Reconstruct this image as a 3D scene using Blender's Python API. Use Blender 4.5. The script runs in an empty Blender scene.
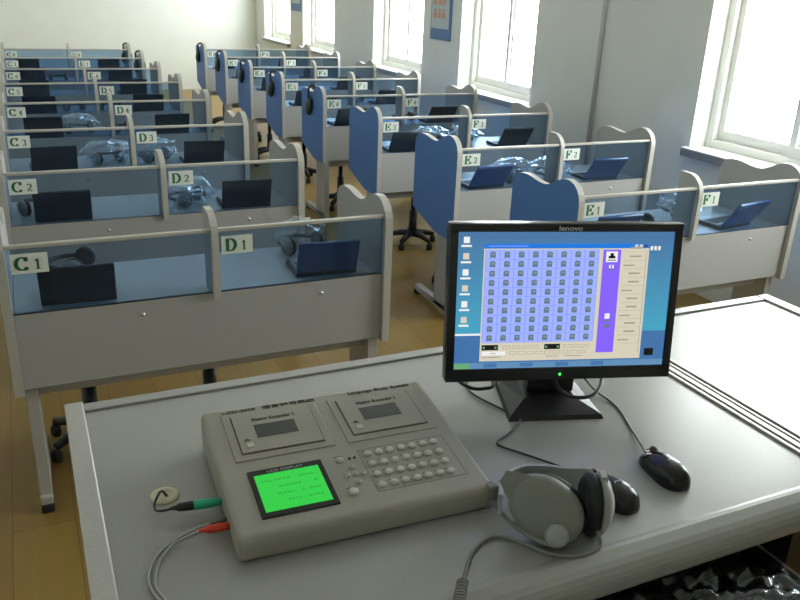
import bpy, bmesh, math, random
from mathutils import Vector, Matrix, noise
random.seed(7)
S = bpy.context.scene
COL = S.collection
PI = math.pi

# ------------------------------------------------------------------ materials
def nmat(name, color, rough=.5, metal=0., spec=.5, noise_amt=0., nscale=60., bump=0., bscale=200., coat=0., emit=None, estr=0.):
    m = bpy.data.materials.new(name); m.use_nodes = True
    nt = m.node_tree; b = nt.nodes['Principled BSDF']
    b.inputs['Base Color'].default_value = (*color, 1); b.inputs['Roughness'].default_value = rough
    b.inputs['Metallic'].default_value = metal; b.inputs['Specular IOR Level'].default_value = spec
    b.inputs['Coat Weight'].default_value = coat
    tc = nt.nodes.new('ShaderNodeTexCoord')
    if noise_amt:
        n = nt.nodes.new('ShaderNodeTexNoise'); n.inputs['Scale'].default_value = nscale; n.inputs['Detail'].default_value = 4
        nt.links.new(tc.outputs['Object'], n.inputs['Vector'])
        r = nt.nodes.new('ShaderNodeValToRGB')
        lo = [c*(1-noise_amt) for c in color]; hi = [min(1, c*(1+noise_amt)) for c in color]
        r.color_ramp.elements[0].position = .3; r.color_ramp.elements[1].position = .7
        r.color_ramp.elements[0].color = (*lo, 1); r.color_ramp.elements[1].color = (*hi, 1)
        nt.links.new(n.outputs['Fac'], r.inputs['Fac']); nt.links.new(r.outputs['Color'], b.inputs['Base Color'])
    if bump:
        n2 = nt.nodes.new('ShaderNodeTexNoise'); n2.inputs['Scale'].default_value = bscale
        nt.links.new(tc.outputs['Object'], n2.inputs['Vector'])
        bp = nt.nodes.new('ShaderNodeBump'); bp.inputs['Strength'].default_value = bump; bp.inputs['Distance'].default_value = .002
        nt.links.new(n2.outputs['Fac'], bp.inputs['Height']); nt.links.new(bp.outputs['Normal'], b.inputs['Normal'])
    if emit:
        b.inputs['Emission Color'].default_value = (*emit, 1); b.inputs['Emission Strength'].default_value = estr
    return m

def glass_mat(name, tint, refl=.12, rough=.02, haze=0., hazecol=(.8, .85, .9)):
    m = bpy.data.materials.new(name); m.use_nodes = True
    nt = m.node_tree; nt.nodes.clear()
    out = nt.nodes.new('ShaderNodeOutputMaterial')
    tr = nt.nodes.new('ShaderNodeBsdfTransparent'); tr.inputs['Color'].default_value = (*tint, 1)
    gl = nt.nodes.new('ShaderNodeBsdfGlossy'); gl.inputs['Roughness'].default_value = rough; gl.inputs['Color'].default_value = (.9, .95, 1, 1)
    fr = nt.nodes.new('ShaderNodeFresnel'); fr.inputs['IOR'].default_value = 1.5
    mu = nt.nodes.new('ShaderNodeMath'); mu.operation = 'MULTIPLY'; mu.inputs[1].default_value = refl / .04 * .5
    mu.use_clamp = True
    mx = nt.nodes.new('ShaderNodeMixShader')
    ge = nt.nodes.new('ShaderNodeNewGeometry'); inv = nt.nodes.new('ShaderNodeMath'); inv.operation = 'SUBTRACT'; inv.inputs[0].default_value = 1
    nt.links.new(ge.outputs['Backfacing'], inv.inputs[1])
    front = nt.nodes.new('ShaderNodeMath'); front.operation = 'MULTIPLY'     # only the outer side of the sheet mirrors
    nt.links.new(fr.outputs['Fac'], mu.inputs[0]); nt.links.new(mu.outputs[0], front.inputs[0]); nt.links.new(inv.outputs[0], front.inputs[1])
    nt.links.new(front.outputs[0], mx.inputs['Fac'])
    nt.links.new(tr.outputs[0], mx.inputs[1]); nt.links.new(gl.outputs[0], mx.inputs[2])
    last = mx
    if haze:
        df = nt.nodes.new('ShaderNodeBsdfDiffuse'); df.inputs['Color'].default_value = (*hazecol, 1)
        m2 = nt.nodes.new('ShaderNodeMixShader'); m2.inputs['Fac'].default_value = haze
        nt.links.new(mx.outputs[0], m2.inputs[1]); nt.links.new(df.outputs[0], m2.inputs[2]); last = m2
    nt.links.new(last.outputs[0], out.inputs['Surface'])
    return m

def floor_mat():
    m = bpy.data.materials.new('wood_floor'); m.use_nodes = True
    nt = m.node_tree; b = nt.nodes['Principled BSDF']
    tc = nt.nodes.new('ShaderNodeTexCoord'); mp = nt.nodes.new('ShaderNodeMapping')
    mp.inputs['Rotation'].default_value = (0, 0, PI/2)
    nt.links.new(tc.outputs['Object'], mp.inputs['Vector'])
    br = nt.nodes.new('ShaderNodeTexBrick'); br.inputs['Scale'].default_value = 1
    br.inputs['Brick Width'].default_value = 1.2; br.inputs['Row Height'].default_value = .19; br.inputs['Mortar Size'].default_value = .002
    br.inputs['Color1'].default_value = (.31, .20, .043, 1); br.inputs['Color2'].default_value = (.27, .165, .036, 1); br.inputs['Mortar'].default_value = (.2, .11, .03, 1)
    nt.links.new(mp.outputs[0], br.inputs['Vector'])
    n = nt.nodes.new('ShaderNodeTexNoise'); n.inputs['Scale'].default_value = 5; n.inputs['Detail'].default_value = 6
    mp2 = nt.nodes.new('ShaderNodeMapping'); mp2.inputs['Scale'].default_value = (8, 1, 1)
    nt.links.new(tc.outputs['Object'], mp2.inputs['Vector']); nt.links.new(mp2.outputs[0], n.inputs['Vector'])
    mx = nt.nodes.new('ShaderNodeMixRGB'); mx.blend_type = 'MULTIPLY'; mx.inputs['Fac'].default_value = .35
    nt.links.new(br.outputs['Color'], mx.inputs[1]); nt.links.new(n.outputs['Color'], mx.inputs[2])
    nt.links.new(mx.outputs[0], b.inputs['Base Color'])
    b.inputs['Roughness'].default_value = .38; b.inputs['Specular IOR Level'].default_value = .4
    return m

M = {}
M['floor'] = floor_mat()
M['wallfar'] = nmat('far_wall_lightened', (.76, .785, .74), .85, noise_amt=.02, nscale=3, bump=.05)  # wall plaster lightened in the colour, so the far end looks brighter lit
M['wall'] = nmat('plaster_wall', (.71, .725, .675), .85, noise_amt=.03, nscale=3, bump=.05)
M['ceil'] = nmat('ceiling_paint', (.72, .72, .69), .9, bump=.05)
M['lam'] = nmat('grey_laminate', (.40, .40, .385), .45, noise_amt=.05, nscale=240, bump=.04, bscale=500)
M['edge'] = nmat('pale_edge_band', (.46, .45, .40), .38, noise_amt=.03)
M['blue'] = nmat('blue_laminate', (.085, .215, .49), .5, noise_amt=.06, nscale=260)
M['work'] = nmat('pale_worktop', (.54, .55, .54), .24, noise_amt=.04, nscale=220)
M['rail'] = nmat('rail_profile', (.44, .425, .38), .35, noise_amt=.02)
M['glass'] = glass_mat('blue_tinted_glass', (.59, .705, .825), .06, .03, haze=.02, hazecol=(.5, .62, .75))
M['pane'] = glass_mat('clear_window_glass', (.97, .98, .98), .04, .01)
M['legm'] = nmat('grey_leg_paint', (.42, .41, .38), .4, noise_amt=.04)
M['black'] = nmat('black_plastic', (.012, .012, .013), .4, noise_amt=.2, nscale=90)
M['blackgloss'] = nmat('gloss_black_plastic', (.008, .009, .010), .22, noise_amt=.1)
M['rubber'] = nmat('black_rubber', (.015, .015, .015), .7)
M['screw'] = nmat('screw_cap', (.75, .74, .70), .25, metal=.7)
M['card'] = nmat('white_card', (.74, .78, .72), .6, noise_amt=.02)
M['green'] = nmat('green_ink', (.01, .17, .06), .6, noise_amt=.1)
M['dark_ink'] = nmat('dark_ink', (.02, .045, .04), .6)
M['navy'] = nmat('navy_sheen_lid', (.045, .12, .29), .25, coat=.3, noise_amt=.05)  # navy brightened to carry the sky sheen on the front lids
M['dlid'] = nmat('dark_lid', (.010, .018, .030), .32, coat=.15, noise_amt=.05)
M['silver'] = nmat('silver_keys_deck', (.42, .46, .50), .35, metal=.2, noise_amt=.05)
M['scr'] = nmat('dark_screen', (.01, .012, .015), .15)
M['bag'] = glass_mat('clear_plastic_bag', (.92, .95, .97), .26, .10, haze=.06)
M['film'] = glass_mat('crinkled_plastic_film', (.95, .96, .97), .16, .05)
M['alu'] = nmat('brushed_aluminium', (.50, .49, .47), .38, metal=.55, noise_amt=.05, nscale=120)
M['groove'] = nmat('dark_groove', (.15, .15, .14), .6)
M['table'] = nmat('pale_grey_laminate_top', (.315, .315, .295), .27, spec=.85, noise_amt=.04, nscale=260)
M['dev'] = nmat('beige_plastic', (.33, .32, .275), .5, noise_amt=.03, nscale=200, bump=.05, bscale=700)
M['devline'] = nmat('faint_brown_line', (.17, .16, .13), .6)
M['devk'] = nmat('beige_key', (.52, .51, .45), .45)
M['devtext'] = nmat('brown_print', (.05, .045, .035), .6)
M['whiteprint'] = nmat('white_print', (.8, .8, .8), .5)
M['greyprint'] = nmat('pale_print', (.5, .5, .5), .6)
M['lcd'] = nmat('green_backlit_lcd', (.02, .3, .05), .3, emit=(.01, .60, .04), estr=.64)
M['lcddot'] = nmat('lcd_dots', (.01, .2, .03), .4, emit=(.01, .50, .03), estr=.60)
M['tape'] = nmat('smoked_window', (.055, .06, .055), .15)
M['cream'] = nmat('cream_plastic', (.55, .52, .36), .5)
M['plug_green'] = nmat('green_plug', (.02, .42, .24), .4)
M['plug_red'] = nmat('red_plug', (.70, .05, .02), .4)
M['greycable'] = nmat('grey_cable', (.36, .37, .36), .45)
M['hs'] = nmat('grey_headset_plastic', (.22, .225, .20), .38, noise_amt=.03)
M['hs_dark'] = nmat('dark_headset_shell', (.10, .115, .10), .4)
M['hsl'] = nmat('light_headset_plastic', (.34, .35, .34), .33)
M['foam'] = nmat('black_ear_foam', (.012, .014, .016), .6, bump=.1, bscale=300)
M['frame'] = nmat('white_window_frame', (.74, .74, .68), .4)
M['stone'] = nmat('grey_sill_stone', (.24, .24, .235), .35, noise_amt=.15, nscale=90)
M['sillw'] = nmat('white_sill_top', (.78, .78, .74), .4, noise_amt=.02)
M['poster_blue'] = nmat('poster_blue', (.10, .19, .36), .6)
M['poster_pale'] = nmat('poster_pale', (.45, .52, .52), .6)
M['poster_red'] = nmat('poster_orange', (.55, .28, .18), .6)
M['pipe'] = nmat('grey_pipe', (.52, .52, .50), .5)
def em(name, c, s=1.0):
    return nmat(name, tuple(x*.05 for x in c), .25, emit=c, estr=s)
M['u_desk'] = em('screen_desktop_blue', (.055, .16, .33))
M['u_sea'] = em('screen_desktop_sea', (.035, .30, .46))
M['u_deep'] = em('screen_desktop_deep', (.045, .14, .33))
M['u_task'] = em('screen_taskbar', (.10, .23, .40))
M['u_start'] = em('screen_start_green', (.12, .33, .16))
M['u_title'] = em('screen_titlebar', (.01, .16, .62))
M['u_grid'] = em('screen_grid_blue', (.30, .38, .92))
M['u_cell'] = em('screen_cell_line', (.13, .22, .78))
M['u_beige'] = em('screen_beige', (.56, .52, .41))
M['u_beige2'] = em('screen_beige_dark', (.30, .27, .20))
M['u_screen2'] = em('screen_icon_light', (.17, .25, .30))
M['u_purple'] = em('screen_purple', (.20, .10, .80))
M['u_white'] = em('screen_white', (.72, .72, .72))
M['u_icon'] = em('screen_icon', (.11, .16, .22))
M['u_black'] = em('screen_black', (.004, .004, .004))
M['led'] = em('power_led', (.05, .9, .1), 1.5)

# ------------------------------------------------------------------ mesh builder
class MB:
    def __init__(self): self.bm = bmesh.new(); self.mats = []
    def mi(self, m):
        if m not in self.mats: self.mats.append(m)
        return self.mats.index(m)
    def box(self, lo, hi, m, bev=0., seg=2, mtx=None):
        r = bmesh.ops.create_cube(self.bm, size=1.0); vs = r['verts']
        for v in vs:
            v.co = Vector([(lo[k]+hi[k])/2 + v.co[k]*(hi[k]-lo[k]) for k in range(3)])
        fs = set(f for v in vs for f in v.link_faces); i = self.mi(m)
        for f in fs: f.material_index = i
        if bev:
            es = set(e for v in vs for e in v.link_edges)
            r2 = bmesh.ops.bevel(self.bm, geom=list(es), offset=bev, segments=seg, affect='EDGES', profile=.5)
            for f in r2['faces']: f.material_index = i; f.smooth = True
            vs = list(set(vs_ for f in r2['faces'] for vs_ in f.verts) | set(v for v in vs if v.is_valid))
        if mtx is not None:
            for v in vs: v.co = mtx @ v.co
        return vs
    def prism(self, pts, axis, a, b, m, mside=None, mtx=None, smooth=False, mb=None):
        """pts 2-D outline; axis = extrusion axis (0,1,2); a..b; m cap material, mside side material, mb cap material at b"""
        def P(p, h):
            c = [0, 0, 0]; o = [k for k in range(3) if k != axis]
            c[o[0]], c[o[1]] = p; c[axis] = h
            v = Vector(c); return mtx @ v if mtx is not None else v
        va = [self.bm.verts.new(P(p, a)) for p in pts]; vb = [self.bm.verts.new(P(p, b)) for p in pts]
        i = self.mi(m); j = self.mi(mside or m); k = self.mi(mb or m)
        f = self.bm.faces.new(va); f.material_index = i
        f = self.bm.faces.new(list(reversed(vb))); f.material_index = k
        n = len(pts)
        for q in range(n):
            f = self.bm.faces.new((va[q], vb[q], vb[(q+1) % n], va[(q+1) % n])); f.material_index = j; f.smooth = smooth
    def tube(self, pts, r, m, seg=8, closed=False, cap=True, rad=None):
        pts = [Vector(p) for p in pts]; n = len(pts); rings = []; i = self.mi(m)
        up = Vector((0, 0, 1)); prev = None
        for k, p in enumerate(pts):
            t = (pts[(k+1) % n] - pts[k-1]) if closed else (pts[min(k+1, n-1)] - pts[max(k-1, 0)])
            if t.length < 1e-9: t = Vector((0, 0, 1))
            t.normalize()
            if prev is None:
                a = t.orthogonal().normalized()
            else:
                a = prev - t*prev.dot(t)
                a = a.normalized() if a.length > 1e-6 else t.orthogonal().normalized()
            prev = a; b = t.cross(a); rr = rad[k] if rad else r
            rings.append([self.bm.verts.new(p + (a*math.cos(2*PI*s/seg) + b*math.sin(2*PI*s/seg))*rr) for s in range(seg)])
        for k in range(n if closed else n-1):
            A = rings[k]; B = rings[(k+1) % n]
            for s in range(seg):
                f = self.bm.faces.new((A[s], A[(s+1) % seg], B[(s+1) % seg], B[s])); f.material_index = i; f.smooth = True
        if cap and not closed:
            f = self.bm.faces.new(list(reversed(rings[0]))); f.material_index = i
            f = self.bm.faces.new(rings[-1]); f.material_index = i
    def lathe(self, prof, m, mtx=None, seg=24, sx=1., sy=1.):
        i = self.mi(m); rings = []
        for (r, z) in prof:
            if r < 1e-6:
                v = Vector((0, 0, z)); rings.append([self.bm.verts.new(mtx @ v if mtx is not None else v)])
            else:
                ring = []
                for s in range(seg):
                    v = Vector((r*sx*math.cos(2*PI*s/seg), r*sy*math.sin(2*PI*s/seg), z))
                    ring.append(self.bm.verts.new(mtx @ v if mtx is not None else v))
                rings.append(ring)
        for A, B in zip(rings, rings[1:]):
            if len(A) == 1 and len(B) == 1: continue
            for s in range(seg):
                s2 = (s+1) % seg
                if len(A) == 1: vs = (A[0], B[s2], B[s])
                elif len(B) == 1: vs = (A[s], A[s2], B[0])
                else: vs = (A[s], A[s2], B[s2], B[s])
                f = self.bm.faces.new(vs); f.material_index = i; f.smooth = True
        for R in (rings[0], rings[-1]):
            if len(R) > 2:
                try:
                    f = self.bm.faces.new(R); f.material_index = i
                except ValueError: pass
    def quad(self, pts, m):
        f = self.bm.faces.new([self.bm.verts.new(Vector(p)) for p in pts]); f.material_index = self.mi(m); return f
    def build(self, name, parent=None, loc=None, rot=None):
        bmesh.ops.recalc_face_normals(self.bm, faces=self.bm.faces)
        me = bpy.data.meshes.new(name); self.bm.to_mesh(me); self.bm.free()
        for m in self.mats: me.materials.append(m)
        o = bpy.data.objects.new(name, me); COL.objects.link(o)
        if parent: o.parent = parent
        if loc: o.location = loc
        if rot: o.rotation_euler = rot
        return o

def tag(o, label, cat, group=None):
    o['label'] = label; o['category'] = cat
    if group: o['group'] = group
    return o
def empty(name, loc, rz=0., label=None, cat=None, group=None):
    o = bpy.data.objects.new(name, None); COL.objects.link(o); o.empty_display_size = .05
    o.location = loc; o.rotation_euler = (0, 0, rz)
    if label: tag(o, label, cat, group)
    return o
def struct(o): o['kind'] = 'structure'; return o
def copy_tree(o, parent=None):
    c = o.copy(); COL.objects.link(c)
    if parent: c.parent = parent
    for ch in KIDS.get(o.name, []): copy_tree(ch, c)
    return c
KIDS = {}
def scan_kids():
    KIDS.clear()
    for o in bpy.data.objects:
        if o.parent: KIDS.setdefault(o.parent.name, []).append(o)

def spline(pts, n=8):
    P = [Vector(p) for p in pts]; out = []
    for k in range(len(P)-1):
        p0 = P[max(k-1, 0)]; p1 = P[k]; p2 = P[k+1]; p3 = P[min(k+2, len(P)-1)]
        for s in range(n):
            t = s/n
            out.append(.5*((2*p1) + (p2-p0)*t + (2*p0-5*p1+4*p2-p3)*t*t + (3*p1-p0-3*p2+p3)*t**3))
    out.append(P[-1]); return out

# broad-nib serif lettering for the number cards
def arc(cx, cy, rx, ry, a0, a1, n=14):
    return [(cx+rx*math.cos(math.radians(a0+(a1-a0)*k/n)), cy+ry*math.sin(math.radians(a0+(a1-a0)*k/n))) for k in range(n+1)]
GL = {
 'C': [arc(.40, .5, .36, .48, 50, 310), [(.64, .98), (.64, .68)], [(.60, .02), (.66, .22)]],
 'D': [[(.14, 0), (.14, 1)], [(0, 0), (.3, 0)], [(0, 1), (.3, 1)], [(.3, 1)] + arc(.30, .5, .40, .5, 90, -90) + [(.3, 0)]],
 'E': [[(.14, 0), (.14, 1)], [(0, 0), (.68, 0), (.70, .26)], [(0, 1), (.66, 1), (.68, .76)], [(.14, .52), (.46, .52)], [(.46, .38), (.46, .66)]],
 'F': [[(.14, 0), (.14, 1)], [(0, 0), (.32, 0)], [(0, 1), (.66, 1), (.68, .74)], [(.14, .50), (.44, .50)], [(.44, .36), (.44, .64)]],
 '1': [[(.25, 0), (.25, 1), (.06, .84)], [(.05, 0), (.45, 0)]],
 '2': [arc(.27, .74, .23, .25, 160, -40) + [(.04, .04), (.50, .04), (.52, .2)]],
 '3': [arc(.25, .76, .21, .23, 150, -80) + arc(.24, .27, .25, .26, 80, -150)],
 '4': [[(.36, 0), (.36, 1), (.02, .30), (.54, .30)]],
 '5': [[(.48, 1), (.12, 1), (.08, .56)] + arc(.24, .30, .25, .29, 110, -150)],
 '6': [[(.46, .94), (.26, .80)] + arc(.27, .30, .23, .29, 140, 500)],
 '7': [[(.04, .80), (.06, 1), (.50, 1), (.22, 0)]],
 '8': [arc(.27, .75, .19, .23, 0, 360), arc(.27, .26, .24, .26, 0, 360)],
}
def write(mb, ch, x, z, h, y, m, thick=.17, thin=.07, sx=1.):
    for st in GL[ch]:
        for (ax, az), (bx, bz) in zip(st, st[1:]):
            d = Vector((bx-ax, bz-az)); L = d.length
            if L < 1e-6: continue
            d /= L; w = thin + (thick-thin)*abs(d.y); nrm = Vector((-d.y, d.x))*w/2; e = d*thin*.25
            pts = [(ax-e.x+nrm.x, az-e.y+nrm.y), (ax-e.x-nrm.x, az-e.y-nrm.y), (bx+e.x-nrm.x, bz+e.y-nrm.y), (bx+e.x+nrm.x, bz+e.y+nrm.y)]
            mb.quad([(x+p[0]*h*sx, y, z+p[1]*h) for p in pts], m)

def text_mesh(s, size, m, mtx, name, parent, width=None, bold=0.):
    cu = bpy.data.curves.new(name, 'FONT'); cu.body = s; cu.size = size; cu.extrude = .0003; cu.offset = bold
    ob = bpy.data.objects.new(name, cu); COL.objects.link(ob)
    dg = bpy.context.evaluated_depsgraph_get()
    me = bpy.data.meshes.new_from_object(ob.evaluated_get(dg))
    bpy.data.objects.remove(ob); bpy.data.curves.remove(cu)
    if width and len(me.vertices):
        w = max(v.co.x for v in me.vertices)
        for v in me.vertices: v.co.x *= width/w
    me.transform(mtx); me.materials.clear(); me.materials.append(m)
    o = bpy.data.objects.new(name, me); COL.objects.link(o); o.parent = parent
    return o

# ------------------------------------------------------------------ camera
CAMZ = 1.6752
F = Vector((.401, .840, -.366)).normalized()
yaw, pitch, roll, foc = .4457, -.3745, .0425, 797.88
cy, sy, cp, sp = math.cos(yaw), math.sin(yaw), math.cos(pitch), math.sin(pitch)
F = Vector((sy*cp, cy*cp, sp)); r0 = Vector((cy, -sy, 0)); u0 = r0.cross(F)
r = r0*math.cos(roll) + u0*math.sin(roll); u = u0*math.cos(roll) - r0*math.sin(roll)
cam = bpy.data.cameras.new('camera'); cam.sensor_width = 36; cam.lens = 36*foc/800; cam.clip_start = .02
co = bpy.data.objects.new('camera', cam); COL.objects.link(co)
mw = Matrix((r, u, -F)).transposed().to_4x4(); mw.translation = Vector((0, 0, CAMZ)); co.matrix_world = mw
S.camera = co

# ------------------------------------------------------------------ room shell
XL, XW, Y0, Y1, H = -1.9, 3.6, -2.2, 13.35, 3.1
def plane_box(name, lo, hi, m):
    b = MB(); b.box(lo, hi, m); return struct(b.build(name))
plane_box('floor', (XL-.2, Y0-.2, -.1), (XW+.25, Y1+.2, 0), M['floor'])
plane_box('ceiling', (XL-.2, Y0-.2, H), (XW+.25, Y1+.2, H+.1), M['ceil'])
plane_box('wall_left', (XL-.2, Y0-.2, 0), (XL, Y1+.2, H), M['wall'])
plane_box('wall_back', (XL, Y0-.2, 0), (XW, Y0, H), M['wall'])
plane_box('wall_far', (XL, Y1, 0), (XW, Y1+.2, H), M['wallfar'])
WIN = [(.90, 2.14), (2.40, 3.61), (5.35, 6.52), (7.28, 8.50), (9.74, 10.96), (11.55, 12.86)]
ZS, ZT, WT = .845, 2.70, .25
b = MB()
b.box((XW, Y0-.2, 0), (XW+WT, Y1+.2, ZS), M['wall'])
b.box((XW, Y0-.2, ZT), (XW+WT, Y1+.2, H), M['wall'])
ys = [Y0-.2] + [v for w in WIN for v in w] + [Y1+.2]
for a, c in zip(ys[0::2], ys[1::2]): b.box((XW, a, ZS), (XW+WT, c, ZT), M['wall'])
struct(b.build('wall_right'))
for k, (a, c) in enumerate(WIN):
    n = len(WIN)-k
    w = struct(empty('window_%d' % n, (XW+WT/2, (a+c)/2, ZS)))
    hw = (c-a)/2; fx0, fx1 = .0, .06; t = .05
    f = MB()
    hh = ZT-ZS
    f.box((fx0, -hw, 0), (fx1, -hw+t, hh), M['frame']); f.box((fx0, hw-t, 0), (fx1, hw, hh), M['frame'])
    f.box((fx0, -hw+t, .0), (fx1, hw-t, t), M['frame']); f.box((fx0, -hw+t, hh-t), (fx1, hw-t, hh), M['frame'])
    f.build('window_frame', w)
    # two sliding sashes, each with its own pane
    for s, (ya, yb, xo) in enumerate(((-hw+t, .03, .012), (-.03, hw-t, .034))):
        q = MB(); e = .042; x0, x1 = xo, xo+.02
        q.box((x0, ya, t), (x1, ya+e, hh-t), M['frame']); q.box((x0, yb-e, t), (x1, yb, hh-t), M['frame'])
        q.box((x0, ya+e, t), (x1, yb-e, t+.06), M['frame']); q.box((x0, ya+e, hh-t-e), (x1, yb-e, hh-t), M['frame'])
        so = q.build('sash', w)
        g = MB(); g.box((xo+.008, ya+e+.001, t+.061), (xo+.012, yb-e-.001, hh-t-e-.001), M['pane']); g.build('pane', so)
    s = MB()
    s.box((-WT/2-.05, -hw-.02, -.045), (-WT/2, hw+.02, -.005), M['stone'], .004)
    s.box((-WT/2-.05, -hw-.02, -.005), (-WT/2, hw+.02, .004), M['sillw'], .002)
    s.box((-WT/2+.0005, -hw+.001, .0005), (-.001, hw-.001, .004), M['sillw'])
    s.build('window_sill', w)
    # daylight sampling portal in the opening
    L = bpy.data.lights.new('window_portal', 'AREA'); L.shape = 'RECTANGLE'; L.size = c-a; L.size_y = hh
    L.cycles.is_portal = True
    lo = bpy.data.objects.new('window_portal', L); COL.objects.link(lo)
    lo.location = (XW+WT+.01, (a+c)/2, (ZS+ZT)/2)
    lo.rotation_euler = (0, PI/2, 0); L.size, L.size_y = hh, c-a
b = MB(); b.tube([(XW-.012, 4.55, .05), (XW-.012, 4.55, H)], .016, M['pipe'], 10); struct(b.build('trim_1'))

def poster(y0, y1, z0, z1, label):
    e = empty('wall_poster', (XW, (y0+y1)/2, z0), 0, label, 'poster', 'posters on the window wall')
    hw = (y1-y0)/2; h = z1-z0
    q = MB(); q.box((-.012, -hw, 0), (-.001, hw, h), M['poster_blue'], .002); q.build('backing', e)
    q = MB(); q.box((-.0145, -hw+.035, .10), (-.0125, hw-.02, h-.02), M['poster_pale'])
    for i in range(3):
        for j in range(3):
            yy = -hw*.45+j*hw*.42; zz = .19+i*.115
            if zz+.08 < h-.03:
                q.box((-.0158, yy, zz), (-.0146, yy+.06, zz+.045), M['poster_red']); q.box((-.0158, yy+.012, zz+.048), (-.0146, yy+.048, zz+.08), M['poster_red'])
    q.build('printed_sheet', e)
poster(6.70, 7.10, 1.225, 1.88, 'blue-bordered poster with rows of small orange figures on the wall between two windows')
poster(11.02, 11.46, 1.30, 1.95, 'small blue-bordered poster on the far pillar between the two farthest windows')

# ------------------------------------------------------------------ carrel desks
XC, XCD, XD, XE, XEF, XF = -.0986, .4992, 1.1014, 1.9645, 2.5618, 3.1678
ZR, ZB, ZL, ZWT = .926, .713, .463, .700
YC = [2.445+.9806*i for i in range(8)]
YE = [2.463+.9964*i for i in range(8)]
PROF = [(0, .452), (0, .895), (.003, .92), (.012, .943), (.026, .961), (.045, .975), (.07, .984), (.095, .986), (.125, .981), (.155, .969), (.185, .953), (.215, .940),
        (.24, .934), (.265, .933), (.30, .936), (.335, .942), (.37, .946), (.405, .946), (.435, .941), (.46, .930), (.475, .912), (.482, .885), (.482, .53), (.20, .452)]
DPROF = [(0, .70), (0, .895), (.003, .92), (.012, .943), (.026, .958), (.045, .972), (.07, .980), (.125, .980), (.13, .973), (.13, .70)]
def desk(x0, xm, x1, y, la, lb, label):
    e = empty('carrel_desk', (x0, y, 0), 0, label, 'desk', 'two-seat carrel desks')
    W = x1-x0; D = xm-x0; t = .028
    q = MB(); q.prism(PROF, 0, -t, 0, M['blue'], M['edge'], mb=M['lam']); q.build('side_panel', e)['label'] = 'left side panel, blue outside, wavy top'
    q = MB(); q.prism(PROF, 0, W, W+t, M['lam'], M['edge'], mb=M['blue']); q.build('side_panel', e)['label'] = 'right side panel, wavy top'
    q = MB(); q.prism(DPROF, 0, D-.002, D+.020, M['lam'], M['edge']); q.build('divider', e)
    q = MB(); q.box((0, .045, ZWT-.025), (W, .475, ZWT), M['work'], .003); q.build('worktop', e)
    q = MB(); q.box((0, .02, ZL), (W, .038, ZB), M['lam'], .002)
    q.box((0, .019, ZB-.004), (W, .039, ZB), M['edge'])
    fb = q.build('front_board', e)
    for s in (D*.62, D+(W-D)*.62):
        q = MB(); q.lathe([(0, .006), (.006, .005), (.008, .0)], M['screw'], Matrix.Translation((s, .02, ZB-.045)) @ Matrix.Rotation(PI/2, 4, 'X'), 12); q.build('screw_cap', fb)
    q = MB(); q.box((.038, .09, .405), (W-.038, .115, .45), M['legm'], .003); q.build('crossbar', e)
    for (a, c, tx) in ((0, D-.002, la), (D+.020, W, lb)):
        q = MB(); q.box((a, .013, ZR-.006), (c, .033, ZR+.006), M['rail'], .003); q.build('rail', e)
        q = MB(); q.box((a+.001, .0205, ZB), (c-.001, .0255, ZR-.006), M['glass']); g = q.build('glass_panel', e)
        q = MB(); cx = a+.012; q.box((cx, .0185, ZR-.083), (cx+.102, .0200, ZR-.022), M['card'])
        write(q, tx[0], cx+.013, ZR-.072, .040, .0178, M['green'], sx=1.15, thick=.24)
        write(q, tx[1], cx+.066, ZR-.071, .030, .0178, M['green'], thick=.20)
        q.build('number_card', g)
    for sx in (.0, W-.038):
        q = MB(); q.box((sx, .042, .03), (sx+.038, .225, ZWT-.026), M['legm'], .003)
        q.box((sx, .030, .022), (sx+.038, .46, .06), M['legm'], .004); lg = q.build('leg', e)
        for ya in (.022, .43):
            q = MB(); q.box((sx-.001, ya, 0), (sx+.039, ya+.04, .03), M['rubber'], .004); q.build('foot_cap', lg)
    return e
ordw = ['front', 'second', 'third', 'fourth', 'fifth', 'sixth', 'seventh', 'rearmost']
for i in range(8):
    desk(XC, XCD, XD, YC[i], 'C%d' % (i+1), 'D%d' % (i+1), 'grey two-seat carrel desk in the left block, %s row, cards C%d and D%d' % (ordw[i], i+1, i+1))
    desk(XE, XEF, XF, YE[i], 'E%d' % (i+1), 'F%d' % (i+1), 'blue-sided two-seat carrel desk by the windows, %s row, cards E%d and F%d' % (ordw[i], i+1, i+1))

def seat(l, n):
    """left x, width and front y of a seat"""
    return {'C': (XC, XCD-XC, YC[n-1]), 'D': (XCD, XD-XCD, YC[n-1]), 'E': (XE, XEF-XE, YE[n-1]), 'F': (XEF, XF-XEF, YE[n-1])}[l]

# ------------------------------------------------------------------ laptops
def laptop_proto(lid, tilt, ll):
    e = empty('mini_laptop', (0, 0, 0))
    q = MB(); q.box((-.112, 0, 0), (.112, .16, .018), M['black'], .004)
    ba = q.build('base', e)
    q = MB(); q.box((-.100, .03, .018), (.100, .155, .0188), M['silver'])
    for r_ in range(4):
        for c_ in range(11): q.box((-.094+c_*.0172, .045+r_*.017, .0188), (-.080+c_*.0172, .058+r_*.017, .0208), M['black'])
    q.build('keyboard', ba)
    rm = Matrix.Translation((0, .004, .016)) @ Matrix.Rotation(math.radians(tilt), 4, 'X')
    q = MB(); q.box((-.112, -.006, 0), (.112, .006, ll), lid, .004, 2, rm); li = q.build('lid', e)
    q = MB(); q.box((-.100, .0062, .014), (.100, .0070, ll-.012), M['scr'], 0, 2, rm); q.build('screen', li)
    return e
FR = {'C': .36, 'D': .655, 'E': .36, 'F': .60}
protos = {}
for key in ('navy', 'dlid'):
    for side in (0, 1): protos[key, side] = laptop_proto(M[key], (18, 34)[side], (.126, .146)[side])
scan_kids()
used = set()
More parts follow.
